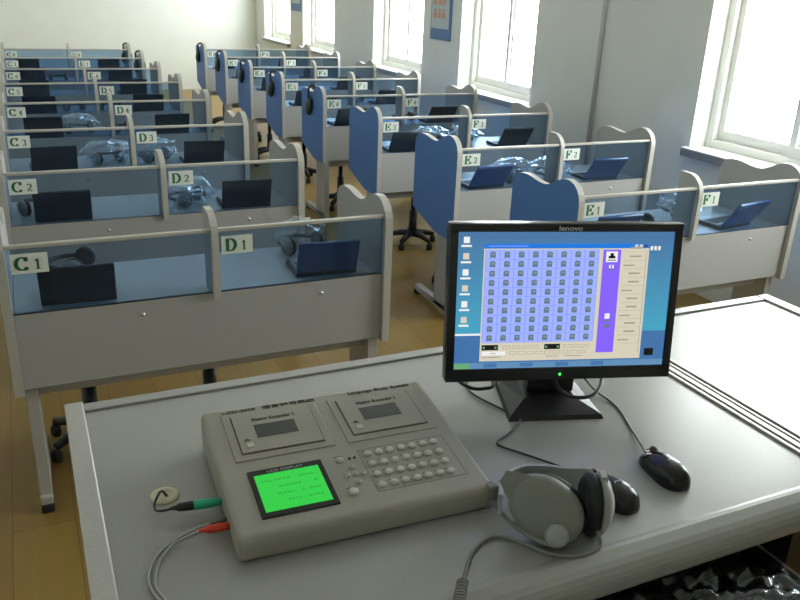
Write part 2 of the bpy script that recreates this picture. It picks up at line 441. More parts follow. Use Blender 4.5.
ADJ = {('C', 1): .32, ('D', 1): .70, ('F', 1): .60, ('E', 2): .36, ('F', 2): .60, ('E', 3): .34, ('F', 3): .66}
for n in range(1, 9):
    for l in 'CDEF':
        x, w, y = seat(l, n)
        key = 'navy' if (n <= 2 and l in 'EF') or (l, n) == ('D', 1) else 'dlid'
        ks = (key, int(l in 'EF'))
        if ks in used: o = copy_tree(protos[ks])
        else: o = protos[ks]; used.add(ks)
        fr = ADJ.get((l, n), FR[l]+random.uniform(-.02, .02))
        o.location = (x+w*fr, y+.10, ZWT); o.rotation_euler = (0, 0, math.radians(random.uniform(-4, 4) + (8 if l == 'F' and n == 1 else 0)))
        tag(o, '%s mini laptop open on the desk at seat %s%d' % ('sky-sheened navy blue' if key == 'navy' else 'dark', l, n), 'laptop', 'mini laptops on the carrel desks')

# ------------------------------------------------------------------ stools
def stool_proto():
    e = empty('swivel_stool', (0, 0, 0))
    q = MB(); q.lathe([(0, .385), (.15, .385), (.165, .395), (.168, .41), (.16, .425), (.13, .432), (0, .434)], M['black'], None, 24); q.build('seat', e)
    q = MB(); q.lathe([(0, .385), (.018, .385), (.018, .24), (.027, .24), (.027, .06), (0, .06)], M['black'], None, 16); q.build('gas_column', e)
    for k in range(5):
        a = 2*PI*k/5+.3; d = Vector((math.cos(a), math.sin(a), 0))
        q = MB(); q.tube([d*.0+Vector((0, 0, .085)), d*.09+Vector((0, 0, .078)), d*.165+Vector((0, 0, .058))], .018, M['black'], 8, rad=[.026, .021, .016])
        a1 = q.build('base_arm', e)
        q = MB(); q.lathe([(0, 0), (.016, 0), (.02, .008), (.02, .03), (.012, .045), (0, .05)], M['rubber'], Matrix.Translation(d*.165), 12); q.build('glide', a1)
    return e
sp0 = stool_proto(); scan_kids(); first = True
for (l, n, dx, dy) in (('C', 1, -.10, .435), ('D', 1, -.25, .435), ('E', 1, -.03, .42), ('E', 2, -.02, .44), ('E', 3, .10, .34), ('E', 4, -.02, .44), ('E', 5, .0, .43), ('E', 6, -.03, .44), ('E', 7, .0, .44), ('E', 8, -.02, .44), ('F', 2, .0, .43), ('F', 3, .0, .43)):
    o = sp0 if first else copy_tree(sp0); first = False
    x, w, y = seat(l, n)
    o.location = (x+w/2+dx, y+dy, 0); o.rotation_euler = (0, 0, math.radians(-19) if n == 1 and l in 'CD' else random.uniform(0, 1.2))
    tag(o, 'black swivel stool with star base tucked under the desk at seat %s%d' % (l, n), 'stool', 'black swivel stools')

# ------------------------------------------------------------------ student headsets and their plastic bags
def headset_proto():
    """lying flat: band arc in plan, cups on edge"""
    e = empty('student_headset', (0, 0, 0))
    R = .078
    pts = [(R*math.cos(a), R*1.1*math.sin(a), .036) for a in [PI*(-.05+1.1*k/20) for k in range(21)]]
    q = MB(); q.tube(pts, .008, M['black'], 8); q.build('headband', e)
    for s in (1, -1):
        mt = Matrix.Translation((s*R, -.02, .036)) @ Matrix.Rotation(s*PI/2, 4, 'Y')
        q = MB(); q.lathe([(0, .014), (.022, .013), (.033, .006), (.035, 0), (.033, -.006), (0, -.007)], M['hs'], mt, 18); c = q.build('ear_cup', e)
        q = MB(); q.lathe([(0, -.007), (.032, -.007), (.036, -.014), (.034, -.022), (.024, -.025), (.016, -.018), (0, -.018)], M['foam'], mt, 18); q.build('ear_cushion', c)
    return e
hp = headset_proto(); scan_kids(); first = True
def blob(name, seed, size, loc, rz, label):
    bm = bmesh.new(); bmesh.ops.create_icosphere(bm, subdivisions=5, radius=1)
    off = Vector((seed*3.1, seed*1.7, seed*.9))
    for v in bm.verts:
        p = v.co.copy(); d = noise.noise(p*1.5+off)*.34 + noise.noise(p*2.6+off)*.16 + abs(noise.noise(p*3.4+off))*.22
        v.co = p*(1+d); v.co = Vector((v.co.x*size[0], v.co.y*size[1], v.co.z*size[2]))
    zm = min(v.co.z for v in bm.verts)
    for v in bm.verts: v.co.z -= zm
    me = bpy.data.meshes.new(name); bm.to_mesh(me); bm.free(); me.materials.append(M['bag'])
    o = bpy.data.objects.new(name, me); COL.objects.link(o); o.location = loc; o.rotation_euler = (0, 0, rz)
    return tag(o, label, 'plastic bag', 'clear plastic bags on the desks')
HS = [('C', 1, .33, .41, 1.2, 0), ('C', 2, .19, .27, .4, 0), ('C', 3, .82, .26, .5, 1), ('C', 4, .70, .26, .2, 1), ('C', 5, .75, .26, .5, 0), ('C', 7, .75, .25, 0, 0),
      ('D', 1, .70, .40, .3, 1), ('D', 2, .24, .24, .9, 1), ('D', 3, .24, .24, .7, 1), ('D', 4, .12, .22, .8, 0), ('D', 5, .2, .25, .1, 0),
      ('E', 1, .78, .20, .6, 0), ('E', 2, .72, .22, .7, 1), ('E', 3, .75, .24, .2, 1), ('E', 4, .75, .24, 1, 0), ('E', 5, .75, .24, .3, 0),
      ('F', 1, .40, .34, .4, 1), ('F', 2, .16, .22, 1.2, 1), ('F', 3, .17, .24, .9, 1), ('F', 4, .2, .25, .3, 0), ('F', 5, .2, .25, .8, 0)]
for k, (l, n, fr, dy, rz, bag) in enumerate(HS):
    o = hp if first else copy_tree(hp); first = False
    x, w, y = seat(l, n)
    o.location = (x+w*fr, y+dy, ZWT); o.rotation_euler = (0, 0, rz)
    tag(o, 'dark headset lying %son the desk at seat %s%d' % ('in a clear bag ' if bag else '', l, n), 'headset', 'student headsets on the desks')
    if bag:
        blob('plastic_bag', k+1, (.085, .075, .06) if (l, n) == ('D', 1) else (.125, .105, .055), (x+w*fr, y+dy, ZWT), rz, 'crumpled clear plastic bag around the headset at seat %s%d' % (l, n))

# headsets hung over the aisle-side panels
def hung_proto():
    e = empty('hanging_headset', (0, 0, 0))
    R = .032
    pts = [(-R, 0, -.13), (-R, 0, -.06), (-R*1.0, 0, 0)] + [(R*math.cos(PI-a), 0, R*.9*math.sin(a)) for a in [PI*k/10 for k in range(1, 10)]] + [(R, 0, 0), (R, 0, -.06), (R, 0, -.13)]
    q = MB(); q.tube(pts, .009, M['black'], 8); q.build('headband', e)
    for s in (1, -1):
        mt = Matrix.Translation((s*.039, 0, -.12)) @ Matrix.Rotation(math.radians(32), 4, 'X') @ Matrix.Rotation(s*PI/2, 4, 'Y')
        q = MB(); q.lathe([(0, .020), (.022, .018), (.036, .010), (.041, 0), (.038, -.004), (0, -.005)], M['hs_dark'], mt, 18, 1.6, .9); c = q.build('ear_cup', e)
        q = MB(); q.lathe([(0, -.005), (.040, -.004), (.046, -.010), (.044, -.018), (.030, -.021), (0, -.019)], M['foam'], mt, 18, 1.65, 1.0); q.build('ear_cushion', c)
    return e
hg = hung_proto(); scan_kids(); first = True
for (l, n) in (('E', 4), ('E', 5), ('E', 6), ('E', 7), ('E', 8), ('D', 7), ('D', 8)):
    o = hg if first else copy_tree(hg); first = False
    x, w, y = seat(l, n)
    px = x-.014 if l == 'E' else XD+.014
    o.location = (px, y+.265, .945)
    tag(o, 'black headset hung over the aisle-side panel of seat %s%d' % (l, n), 'headset', 'headsets hung over the desk panels')

# ------------------------------------------------------------------ teacher's console desk
T = .87
e = empty('console_desk', (.02, 1.13, 0), 0, 'pale grey teacher console desk with metal edge strip in the foreground', 'desk')
ex, ey = .02, 1.13
def P3(x, y, z): return (x-ex, y-ey, z)
# top with a rounded front lip (profile in Y,Z)
lip = [(1.50, T), (.787, T), (.781, T+.0014), (.773, T+.0014), (.767, T-.001), (.757, T-.005), (.748, T-.0105), (.741, T-.0175), (.737, T-.025), (.735, T-.033), (.735, T-.043), (.737, T-.050), (.743, T-.055), (1.50, T-.055)]
q = MB(); q.prism([(y-ey, z) for y, z in lip], 0, .04-ex, 1.272-ex, M['table'], smooth=False); q.build('desk_top', e)
q = MB(); q.box(P3(.005, .735, T-.06), P3(.040, 1.535, T+.008), M['alu'], .003)
q.build('edge_strip', e)['label'] = 'brushed metal strip along the left edge'
q = MB(); q.box(P3(.040, 1.500, T-.06), P3(1.272, 1.530, T+.005), M['table'], .002); q.box(P3(.040, 1.4978, T-.01), P3(1.272, 1.4995, T+.0006), M['groove']); q.build('back_strip', e)
q = MB(); q.box(P3(.03, .745, .02), P3(.055, 1.50, T-.055), M['lam'], .003); q.build('side_panel', e)
q = MB(); q.box(P3(1.245, .745, .02), P3(1.27, 1.50, T-.055), M['lam'], .003); q.build('side_panel', e)
q = MB(); q.box(P3(.055, 1.47, .10), P3(1.245, 1.49, T-.055), M['lam'], .003); q.build('back_panel', e)
# keyboard tray
q = MB(); q.box(P3(.50, .56, .715), P3(1.125, 1.10, .727), M['black'], .003)
q.box(P3(1.105, .56, .727), P3(1.125, 1.10, .752), M['black'], .004); q.box(P3(.50, .56, .727), P3(.515, 1.10, .752), M['black'], .004)
tr = q.build('keyboard_tray', e); tr['label'] = 'black pull-out keyboard tray'
for a, c, sx0, sx1 in ((1.125, 1.139, 1.139, 1.245), (.485, .499, .055, .485)):
    q = MB(); q.box(P3(a, .60, .725), P3(c, 1.12, .745), M['alu'], .002); q.build('slide_rail', tr)
    q = MB(); q.box(P3(sx0, .745, .62), P3(sx1, 1.47, .812), M['black']); q.build('dark_gap_block', e)  # solid black block standing in for the dark gap beside the tray

# second table to the right, joined by a metal channel
e2 = empty('side_table', (1.61, 1.13, 0), 0, 'brightly lit white table with metal channel right of the console desk', 'table')
ex, ey = 1.61, 1.13
q = MB(); q.prism([(y-ey, z) for y, z in lip], 0, 1.335-ex, 1.885-ex, M['table']); q.build('table_top', e2)
q = MB()
q.box(P3(1.2725, .735, T-.06), P3(1.334, 1.53, T-.004), M['alu'])
for a, c in ((1.2725, 1.282), (1.289, 1.303), (1.308, 1.316), (1.325, 1.334)): q.box(P3(a, .735, T-.004), P3(c, 1.53, T+.005), M['alu'], .0015)
for a, c in ((1.282, 1.289), (1.303, 1.308), (1.316, 1.325)): q.box(P3(a, .736, T-.004), P3(c, 1.53, T-.002), M['groove'])
q.build('channel_strip', e2)
q = MB(); q.box(P3(1.336, 1.500, T-.06), P3(1.885, 1.53, T+.005), M['table'], .002); q.box(P3(1.336, 1.4978, T-.01), P3(1.885, 1.4995, T+.0006), M['groove']); q.build('back_strip', e2)
q = MB(); q.box(P3(1.886, .735, T-.06), P3(1.925, 1.53, T+.006), M['alu'], .003); q.build('edge_strip', e2)
for a in (1.345, 1.86):
    q = MB(); q.box(P3(a, .79, .0), P3(a+.025, 1.50, T-.055), M['lam'], .003); q.build('side_panel', e2)
q = MB(); q.box(P3(1.37, 1.47, .10), P3(1.86, 1.49, T-.055), M['lam'], .003); q.build('back_panel', e2)
# feet of the console desk
ex, ey = .02, 1.13
for a in (.03, 1.245):
    q = MB(); q.box(P3(a, .76, 0), P3(a+.025, 1.49, .02), M['rubber']); q.build('foot', e)

# keyboard and the plastic film over it
kb = empty('keyboard', (.80, .69, .727), 0, 'black keyboard under crinkled plastic on the pull-out tray', 'keyboard')
q = MB(); q.box((-.235, -.085, 0), (.285, .085, .018), M['black'], .004); q.build('keyboard_body', kb)
for r_ in range(5):
    for c_ in range(18):
        if r_*18+c_ >= 90: break
        q = MB(); x = -.225+c_*.028; y = -.072+r_*.029
        q.prism([(x, y), (x+.024, y), (x+.024, y+.024), (x, y+.024)], 2, .018, .027, M['blackgloss']); q.build('key', kb)
bm = bmesh.new(); NX, NY = 90, 34
vs = [[None]*(NY+1) for _ in range(NX+1)]
for i in range(NX+1):
    for j in range(NY+1):
        x = -.24+i*.535/NX; y = -.09+j*.185/NY
        z = .0285+.020*max(0, 1-3.2*abs(noise.noise(Vector((x*11+y*5, y*15, 3)))))+.010*max(0, 1-3*abs(noise.noise(Vector((x*26-y*18, y*24, 7)))))
        vs[i][j] = bm.verts.new((x, y, z))
for i in range(NX):
    for j in range(NY):
        f = bm.faces.new((vs[i][j], vs[i+1][j], vs[i+1][j+1], vs[i][j+1])); f.smooth = True
me = bpy.data.meshes.new('plastic_film'); bm.to_mesh(me); bm.free(); me.materials.append(M['film'])
fo = bpy.data.objects.new('plastic_film', me); COL.objects.link(fo); fo.location = (.80, .69, .727)
tag(fo, 'crinkled clear plastic film laid over the black keyboard', 'plastic film')

# ------------------------------------------------------------------ recorder console (the beige language-study device)
dv = empty('recorder_console', (.213, .957, T), math.radians(-2.5), 'beige double recorder console with green lit display and keypad', 'recorder')
sl = math.atan2(.035, .32); DW = .42; DL = .330
top = Matrix.Translation((0, 0, .045)) @ Matrix.Rotation(sl, 4, 'X')
def TP(uu, vv, h=0.): return top @ Vector((uu, vv, h))
q = MB()
yb = DL*math.cos(sl); zb = .045+DL*math.sin(sl)
prof = [(-.004, .0), (-.006, .03), (-.002, .040), (.006, .0455), (yb-.012, zb-.0012), (yb-.002, zb-.005), (yb, zb-.014), (yb, 0)]
q.prism(prof, 0, -.002, DW+.002, M['dev']); bo = q.build('body', dv)
bv = bo.modifiers.new('bevel', 'BEVEL'); bv.width = .008; bv.segments = 3; bv.limit_method = 'ANGLE'; bv.angle_limit = math.radians(50)
bo.modifiers.new('wn', 'WEIGHTED_NORMAL')
def ring(mb, a, c, d, f, w, h, m):
    """raised rectangular ring on the sloped top: u a..c, v d..f"""
    for (x0, y0, x1, y1) in ((a, d, c, d+w), (a, f-w, c, f), (a, d+w, a+w, f-w), (c-w, d+w, c, f-w)):
        mb.box((x0, y0, -.002), (x1, y1, h), m, 0, 2, top)
def deck(u0, u1, lab, num):
    q = MB(); q.box((u0-.014, .168, -.002), (u1+.014, .302, .0022), M['dev'], .0015, 2, top); dk = q.build('cassette_deck', dv); dk['label'] = lab
    q = MB(); q.box((u0, .183, .0022), (u1, .292, .0030), M['devtext'], 0, 2, top)
    q.box((u0+.0016, .1846, .0022), (u1-.0016, .2904, .0048), M['dev'], .001, 2, top); q.build('door', dk)
    w0 = u0+(u1-u0)*.24; w1 = u0+(u1-u0)*.74
    q = MB(); q.box((w0, .220, .0048), (w1, .256, .0056), M['tape'], 0, 2, top); q.build('window', dk)
    q = MB(); q.prism([(u0+.010, .216), (u0+.022, .216), (u0+.016, .222)], 2, .0048, .0054, M['devtext'], mtx=top); q.box((u0+.012, .196, .0048), (u0+.024, .208, .0062), M['devk'], .001, 2, top); q.build('eject_button', dk)
    text_mesh('Master Recorder %d' % num, .012, M['devtext'], top @ Matrix.Translation((w0, .268, .0050)), 'printing', dk, .078, .0004)
deck(.043, .188, 'left recorder door with smoked window', 2)
deck(.239, .382, 'right recorder door with smoked window', 1)
text_mesh('LGD-2008', .0105, M['devtext'], top @ Matrix.Translation((.033, .3065, .0006)), 'printing', dv, .06, .0002)
text_mesh('语言学习系统', .0105, M['devtext'], top @ Matrix.Translation((.105, .3065, .0006)), 'printing', dv, .10, .0003)
text_mesh('Language Study System', .0115, M['devtext'], top @ Matrix.Translation((.271, .3085, .0006)), 'printing', dv, .125, .0004)
q = MB(); q.box((.041, .027, -.001), (.165, .138, .003), M['rubber'], .001, 2, top); lc = q.build('display_bezel', dv)
q = MB(); q.box((.049, .037, .003), (.156, .124, .0036), M['lcd'], 0, 2, top)
random.seed(3)
for r_ in range(4):
    x = .058+.006*r_
    while x < .145:
        w = random.uniform(.002, .006)
        if random.random() < .72: q.box((x, .105-r_*.017, .0036), (x+w, .109-r_*.017, .0039), M['lcddot'], 0, 2, top)
        x += w+.002
d_ = q.build('display', lc); d_['label'] = 'green backlit display'
text_mesh('LCD DISPLAY', .0075, M['greyprint'], top @ Matrix.Translation((.072, .1278, .0031)), 'printing', lc, .06)
for r_ in range(4):
    for c_ in range(7):
        uu = .246+c_*.0205-(.001*r_); vv = .130-r_*.0268
        q = MB(); mt = top @ Matrix.Translation((uu, vv, 0))
        q.lathe([(0, .0052), (.0052, .0050), (.0066, .0036), (.0068, -.001)], M['devk'], mt, 14, 1.1, .95)
        q.box((-.006, .0082, 0), (.005, .0096, .0004), M['devtext'], 0, 2, mt)
        q.build('key', dv)
for (uu, vv, rr) in ((.195, .127, .0072), (.193, .047, .0085), (.209, .105, .005), (.195, .087, .005), (.223, .085, .005), (.208, .067, .005), (.209, .086, .0042)):
    q = MB(); mt = top @ Matrix.Translation((uu, vv, 0))
    q.lathe([(0, .0050), (rr*.75, .0048), (rr*.95, .0034), (rr, -.001)], M['devk'], mt, 14)
    if rr < .006: q.box((-.0014, -.001, .0050), (.0014, .001, .0054), M['devtext'], 0, 2, mt)
    else: q.box((-.008, .010, 0), (.008, .0115, .0004), M['devtext'], 0, 2, mt)
    q.build('button', dv)
for uu in (.213, .222):
    q = MB(); q.lathe([(0, .0022), (.0022, .0016), (.0026, -.001)], M['blackgloss'], top @ Matrix.Translation((uu, .128, 0)), 10); q.build('indicator_light', dv)
q = MB(); ring(q, .232, .392, .036, .146, .0007, .0003, M['devline']); q.build('keypad_outline', dv)

# grommet, audio cables
q = MB(); q.lathe([(.012, .001), (.014, .004), (.021, .0042), (.0235, .002), (.024, 0), (.012, 0)], M['cream'], None, 28)
q.lathe([(0, .0008), (.012, .0008)], M['black'], None, 20)
gr = q.build('cable_grommet', None, (.138, 1.165, T)); tag(gr, 'round cream cable grommet in the console desk top, left of the recorder', 'grommet')
def wire(pts, rr, m, n=8, seg=8): 
    q = MB(); q.tube(spline(pts, n), rr, m, seg); return q
gp = empty('audio_cable', (.20, 1.10, T), 0, 'black cable with green plug joining grommet to the recorder', 'cable')
def rel(pts, o): return [(a-o[0], b_-o[1], c-o[2]) for a, b_, c in pts]
O = (.20, 1.10, T)
wire(rel([(.141, 1.162, T+.002), (.132, 1.155, T+.018), (.118, 1.132, T+.014), (.117, 1.112, T+.014), (.128, 1.101, T+.018), (.142, 1.100, T+.02)], O), .0022, M['black']).build('cord', gp)
q = MB(); q.tube(rel([(.138, 1.100, T+.02), (.146, 1.099, T+.02), (.150, 1.0985, T+.02), (.168, 1.096, T+.02), (.174, 1.095, T+.02)], O), .005, M['black'], 10, rad=[.0028, .004, .0068, .0078, .0075]); q.build('plug', gp)['label'] = 'black plug'
q = MB(); q.tube(rel([(.173, 1.095, T+.02), (.178, 1.0945, T+.02), (.198, 1.092, T+.02), (.212, 1.090, T+.02), (.222, 1.089, T+.02)], O), .007, M['plug_green'], 10, rad=[.0075, .0078, .0078, .006, .0045]); q.build('plug', gp)['label'] = 'green plug'
O = (.16, 1.02, T)
rp = empty('audio_cable', O, 0, 'thin grey twin cable with red plug in the recorder side', 'cable')
q = MB(); q.tube(rel([(.168, 1.030, T+.018), (.178, 1.029, T+.018), (.182, 1.029, T+.018), (.200, 1.027, T+.018), (.219, 1.025, T+.018)], O), .006, M['plug_red'], 10, rad=[.003, .0035, .0062, .0068, .006]); q.build('plug', rp)['label'] = 'red plug'
wire(rel([(.170, 1.030, T+.018), (.150, 1.030, T+.012), (.128, 1.028, T+.006), (.106, 1.004, T+.003), (.094, .972, T+.003), (.091, .945, T+.003), (.100, .915, T+.003), (.115, .89, T+.003), (.135, .86, T+.003)], O), .0022, M['greycable']).build('cord', rp)
wire(rel([(.200, 1.050, T+.012), (.170, 1.052, T+.007), (.138, 1.044, T+.003), (.105, 1.018, T+.003), (.087, .984, T+.003), (.083, .955, T+.003), (.089, .925, T+.003), (.103, .90, T+.003), (.123, .87, T+.003)], O), .0022, M['greycable']).build('cord', rp)
q = MB(); q.tube(rel([(.190, 1.051, T+.010), (.205, 1.049, T+.014), (.222, 1.048, T+.016)], O), .004, M['groove'], 8, rad=[.003, .004, .004]); q.build('plug', rp)['label'] = 'dark grey plug'

# ------------------------------------------------------------------ monitor
a = math.radians(-17); mo = (.933, 1.19, T)
mn = empty('computer_monitor', mo, a, 'wide black flat monitor showing a grid of seat icons on the console desk', 'monitor')
tl = math.radians(8)
# local: x right, y back, screen plane tilts back
mm = Matrix.Translation((-.003, -.002, .197)) @ Matrix.Rotation(-tl, 4, 'X')
X0, X1, Z0, Z1 = -.236, .236, -.124, .196
q = MB(); q.box((X0, 0, Z0), (X1, .030, Z1), M['blackgloss'], .004, 2, mm)
q.box((-.15, .03, -.07), (.15, .055, .14), M['black'], .01, 2, mm); q.build('housing', mn)
q = MB(); bz = .017
for (x0, z0, x1, z1) in ((X0+.001, Z0+.001, X1-.001, Z0+.027), (X0+.001, Z1-bz, X1-.001, Z1-.001), (X0+.001, Z0+.027, X0+bz, Z1-bz), (X1-bz, Z0+.027, X1-.001, Z1-bz)):
    q.box((x0, -.005, z0), (x1, .001, z1), M['blackgloss'], .0015, 2, mm)
bz_ = q.build('bezel', mn)
q = MB(); q.lathe([(0, .001), (.003, .0008), (.003, 0)], M['led'], mm @ Matrix.Translation((.0, -.005, Z0+.013)) @ Matrix.Rotation(PI/2, 4, 'X'), 10); q.build('power_light', bz_)
text_mesh('lenovo', .014, M['whiteprint'], mm @ Matrix.Translation((-.022, -.0054, Z1-.0145)) @ Matrix.Rotation(PI/2, 4, 'X'), 'lettering', bz_, .048)
SX0, SX1, SZ0, SZ1 = X0+bz, X1-bz, Z0+.027, Z1-bz
SW, SH = SX1-SX0, SZ1-SZ0
q = MB()
def ui(u0, v0, u1, v1, m, d):
    """rectangle on the screen, v downwards"""
    y = -.0008-d*.00012
    q.quad([mm @ Vector((SX0+SW*uu, y, SZ1-SH*vv)) for uu, vv in ((u0, v0), (u1, v0), (u1, v1), (u0, v1))], m)
q.box((SX0, -.0006, SZ0), (SX1, .002, SZ1), M['u_desk'], 0, 2, mm)
for k in range(14):
    t_ = k/13; c0, c1 = ((.055, .15, .31), (.05, .30, .45))
    M['u_sky%d' % k] = em('screen_desktop_sky', tuple(a_+(b_-a_)*t_ for a_, b_ in zip(c0, c1)))
    ui(0, .735*k/14, 1, .735*(k+1)/14, M['u_sky%d' % k], 0)
ui(0, .735, 1, .955, M['u_deep'], 0); ui(0, .735, .12, .75, M['u_white'], .5)
ui(0, .955, 1, 1, M['u_task'], 1); ui(0, .957, .075, 1, M['u_start'], 2)
for k in range(4): ui(.14+k*.17, .962, .20+k*.17, .992, M['u_deep'], 2)
for k in range(6):
    v = .035+k*.115
    ui(.025, v, .052, v+.045, M['u_white'] if k % 2 == 0 else M['u_beige'], 1); ui(.015, v+.058, .062, v+.072, M['u_white'], 1)
# application window
A0, A1, B0, B1 = .118, .885, .085, .945
ui(A0, B0, A1, B1, M['u_beige'], 1); ui(A0, B0, A1, B0+.035, M['u_title'], 2)
ui(A0+.02, B0+.012, A0+.2, B0+.022, M['u_cell'], 3)
for k in range(3): ui(A1-.07+k*.022, B0+.008, A1-.055+k*.022, B0+.028, M['u_beige'] if k < 2 else M['poster_red'], 3)
G0, G1, H0, H1 = A0+.008, .648, B0+.045, .805
ui(G0, H0, G1, H1, M['u_grid'], 2)
for c_ in range(9): ui(G0+(G1-G0)*c_/8-.0012, H0, G0+(G1-G0)*c_/8+.0012, H1, M['u_cell'], 3)
for r_ in range(11): ui(G0, H0+(H1-H0)*r_/10-.0012, G1, H0+(H1-H0)*r_/10+.0012, M['u_cell'], 3)
for r_ in range(10):
    for c_ in range(8):
        cx = G0+(G1-G0)*(c_+.5)/8; cz = H0+(H1-H0)*(r_+.48)/10
        ui(cx-.013, cz-.018, cx+.013, cz+.022, M['u_icon'], 4); ui(cx-.008, cz-.022, cx+.008, cz-.018, M['u_icon'], 4); ui(cx-.006, cz-.011, cx+.009, cz+.002, M['u_screen2'], 5)
ui(0.6680, B0+.045, 0.7520, .895, M['u_purple'], 2)
ui(0.6820, B0+.058, 0.7370, B0+.135, M['u_white'], 3); ui(0.7020, B0+.07, 0.7180, B0+.09, M['u_black'], 4); ui(0.6940, B0+.09, 0.7260, B0+.108, M['u_black'], 4); ui(0.6900, B0+.118, 0.7300, B0+.124, M['u_black'], 4)
ui(0.7000, B0+.155, 0.7080, B0+.18, M['u_white'], 3); ui(0.7140, B0+.155, 0.7220, B0+.18, M['u_white'], 3); ui(0.6950, B0+.187, 0.7250, B0+.194, M['u_icon'], 3)
ui(0.6980, .60, 0.7220, .64, M['u_white'], 3); ui(0.6900, .65, 0.7300, .66, M['u_icon'], 3); ui(0.6980, .68, 0.7220, .71, M['u_icon'], 3)
for k in range(12):
    v = B0+.06+k*.062
    ui(.768, v, .875, v+.002, M['u_beige2'], 3)
    if k % 3 == 2: ui(.768, v-.03, .82, v-.02, M['u_beige2'], 3)
    else: ui(.795, v-.034, .848, v-.022, M['u_beige2'], 3)
ui(.872, B0+.06, .8745, .90, M['u_beige2'], 3)
ui(A0+.008, .822, A0+.085, .862, M['u_black'], 3); ui(.42, .822, .495, .862, M['u_black'], 3)
for x in (A0+.013, A0+.068, .425, .480): ui(x, .836, x+.010, .85, M['u_start'], 4)
for k in range(8):
    ui(.225+k*.022, .828, .240+k*.022, .856, M['u_beige2'], 3); ui(.227+k*.022, .831, .238+k*.022, .853, M['u_beige'], 4)
for k in range(6):
    ui(.51+k*.022, .828, .525+k*.022, .856, M['u_beige2'], 3); ui(.512+k*.022, .831, .523+k*.022, .853, M['u_beige'], 4)
ui(A0+.01, .872, A0+.12, .900, M['u_white'], 3); ui(A0+.05, .883, A0+.075, .889, M['u_beige2'], 4)
for k in range(9): ui(A0+.14+k*.041, .874, A0+.172+k*.041, .898, M['u_beige2'], 3); ui(A0+.142+k*.041, .877, A0+.170+k*.041, .895, M['u_beige'], 4)
ui(A0+.01, .912, A0+.10, .918, M['u_beige2'], 3); ui(.43, .912, .49, .918, M['u_beige2'], 3); ui(.52, .912, .60, .918, M['u_beige2'], 3)
for k in range(3): ui(.89+k*.018, .105, .902+k*.018, .135, M['u_white'], 2)
ui(.905, .87, .95, .925, M['u_black'], 1)
sc_ = q.build('screen', mn); sc_['label'] = 'lit screen with a window of small seat icons'
# neck and wedge foot
q = MB(); q.prism([(-.05, .03), (.05, .03), (.04, .085), (-.04, .085)], 2, .01, .17, M['black']); q.build('neck', mn)
ft = Matrix.Translation((0, 0, 0))
q = MB()
bm_ = q.bm; i = q.mi(M['black'])
lo = [(-.100, -.035, 0), (.100, -.035, 0), (.088, .145, 0), (-.088, .145, 0)]
hi = [(-.096, -.030, .008), (.096, -.030, .008), (.085, .140, .010), (-.085, .140, .010)]
pk = [(-.055, .020, .022), (.055, .020, .022), (.05, .10, .026), (-.05, .10, .026)]
L = [[bm_.verts.new(p) for p in ring_] for ring_ in (lo, hi, pk)]
bm_.faces.new(list(reversed(L[0]))); bm_.faces.new(L[2])
for A, B in zip(L, L[1:]):
    for k in range(4): bm_.faces.new((A[k], A[(k+1) % 4], B[(k+1) % 4], B[k]))
q.build('foot', mn, (-.010, -.020, 0))

# cables at the monitor
def cable(name, pts, rr, label, m=M['black']):
    o = wire(pts, rr, m, 10).build(name); return tag(o, label, 'cable')
cable('monitor_cable', [(.955, 1.262, T+.11), (.935, 1.20, T+.060), (.930, 1.155, T+.05), (.950, 1.128, T+.050), (.993, 1.135, T+.05), (1.040, 1.18, T+.06), (1.052, 1.262, T+.10)], .004, 'thick black cable looping below the right half of the monitor')
cable('power_cable', [(.745, 1.335, T+.09), (.755, 1.300, T+.050), (.770, 1.262, T+.040), (.80, 1.252, T+.037), (.830, 1.266, T+.038), (.845, 1.345, T+.07)], .004, 'black power cable sagging below the left corner of the monitor')

# ------------------------------------------------------------------ mice
def mouse(loc, rz, label, cab, L=.115, W=.064, HH=.036):
    e = empty('computer_mouse', loc, rz, label, 'mouse', 'black computer mice on the console desk')
    bm = bmesh.new(); bmesh.ops.create_uvsphere(bm, u_segments=32, v_segments=20, radius=1)
    for v in bm.verts:
        x, y, z = v.co
        w = W/2*(1-.10*y-.10*math.exp(-((y-.1)/.4)**2)); hh = HH*(1-.26*y-.12*y*y)
        sx = math.copysign(abs(x)**.85, x); sy = math.copysign(abs(y)**.85, y)
        v.co = (sx*w, sy*L/2, (max(z, 0)**.8)*hh if z > 0 else max(z, -.25)*.004)
    zm = min(v.co.z for v in bm.verts)
    for v in bm.verts: v.co.z -= zm
    for f in bm.faces: f.smooth = True
    me = bpy.data.meshes.new('body'); bm.to_mesh(me); bm.free(); me.materials.append(M['blackgloss'])
    bd = bpy.data.objects.new('body', me); COL.objects.link(bd); bd.parent = e
    q = MB(); q.lathe([(0, .0022), (.006, .002), (.007, 0)], M['greyprint'], Matrix.Translation((0, -.012, HH*.985+.0003)), 14, .9, .6); q.build('badge', e)
    q = MB(); mt = Matrix.Translation((0, L*.30, HH*.80)) @ Matrix.Rotation(PI/2, 4, 'Y')
    q.lathe([(0, -.0035), (.008, -.0035), (.009, 0), (.008, .0035), (0, .0035)], M['wheel'], mt, 18); q.build('scroll_wheel', e)
    q = MB(); q.tube([Vector((0, L*.10, HH*1.005)), Vector((0, L*.2, HH*.93)), Vector((0, L*.38, HH*.75)), Vector((0, L*.47, HH*.52))], .0012, M['groove'], 6); q.build('button_gap', e)
    inv = (Matrix.Translation(loc) @ Matrix.Rotation(rz, 4, 'Z')).inverted()
    wire([inv @ Vector(p) for p in cab], .0021, M['black'], 10).build('cord', e)
    return e
M['wheel'] = nmat('scroll_wheel_glint', (.10, .045, .03), .5)  # orange glint put into the wheel's base colour
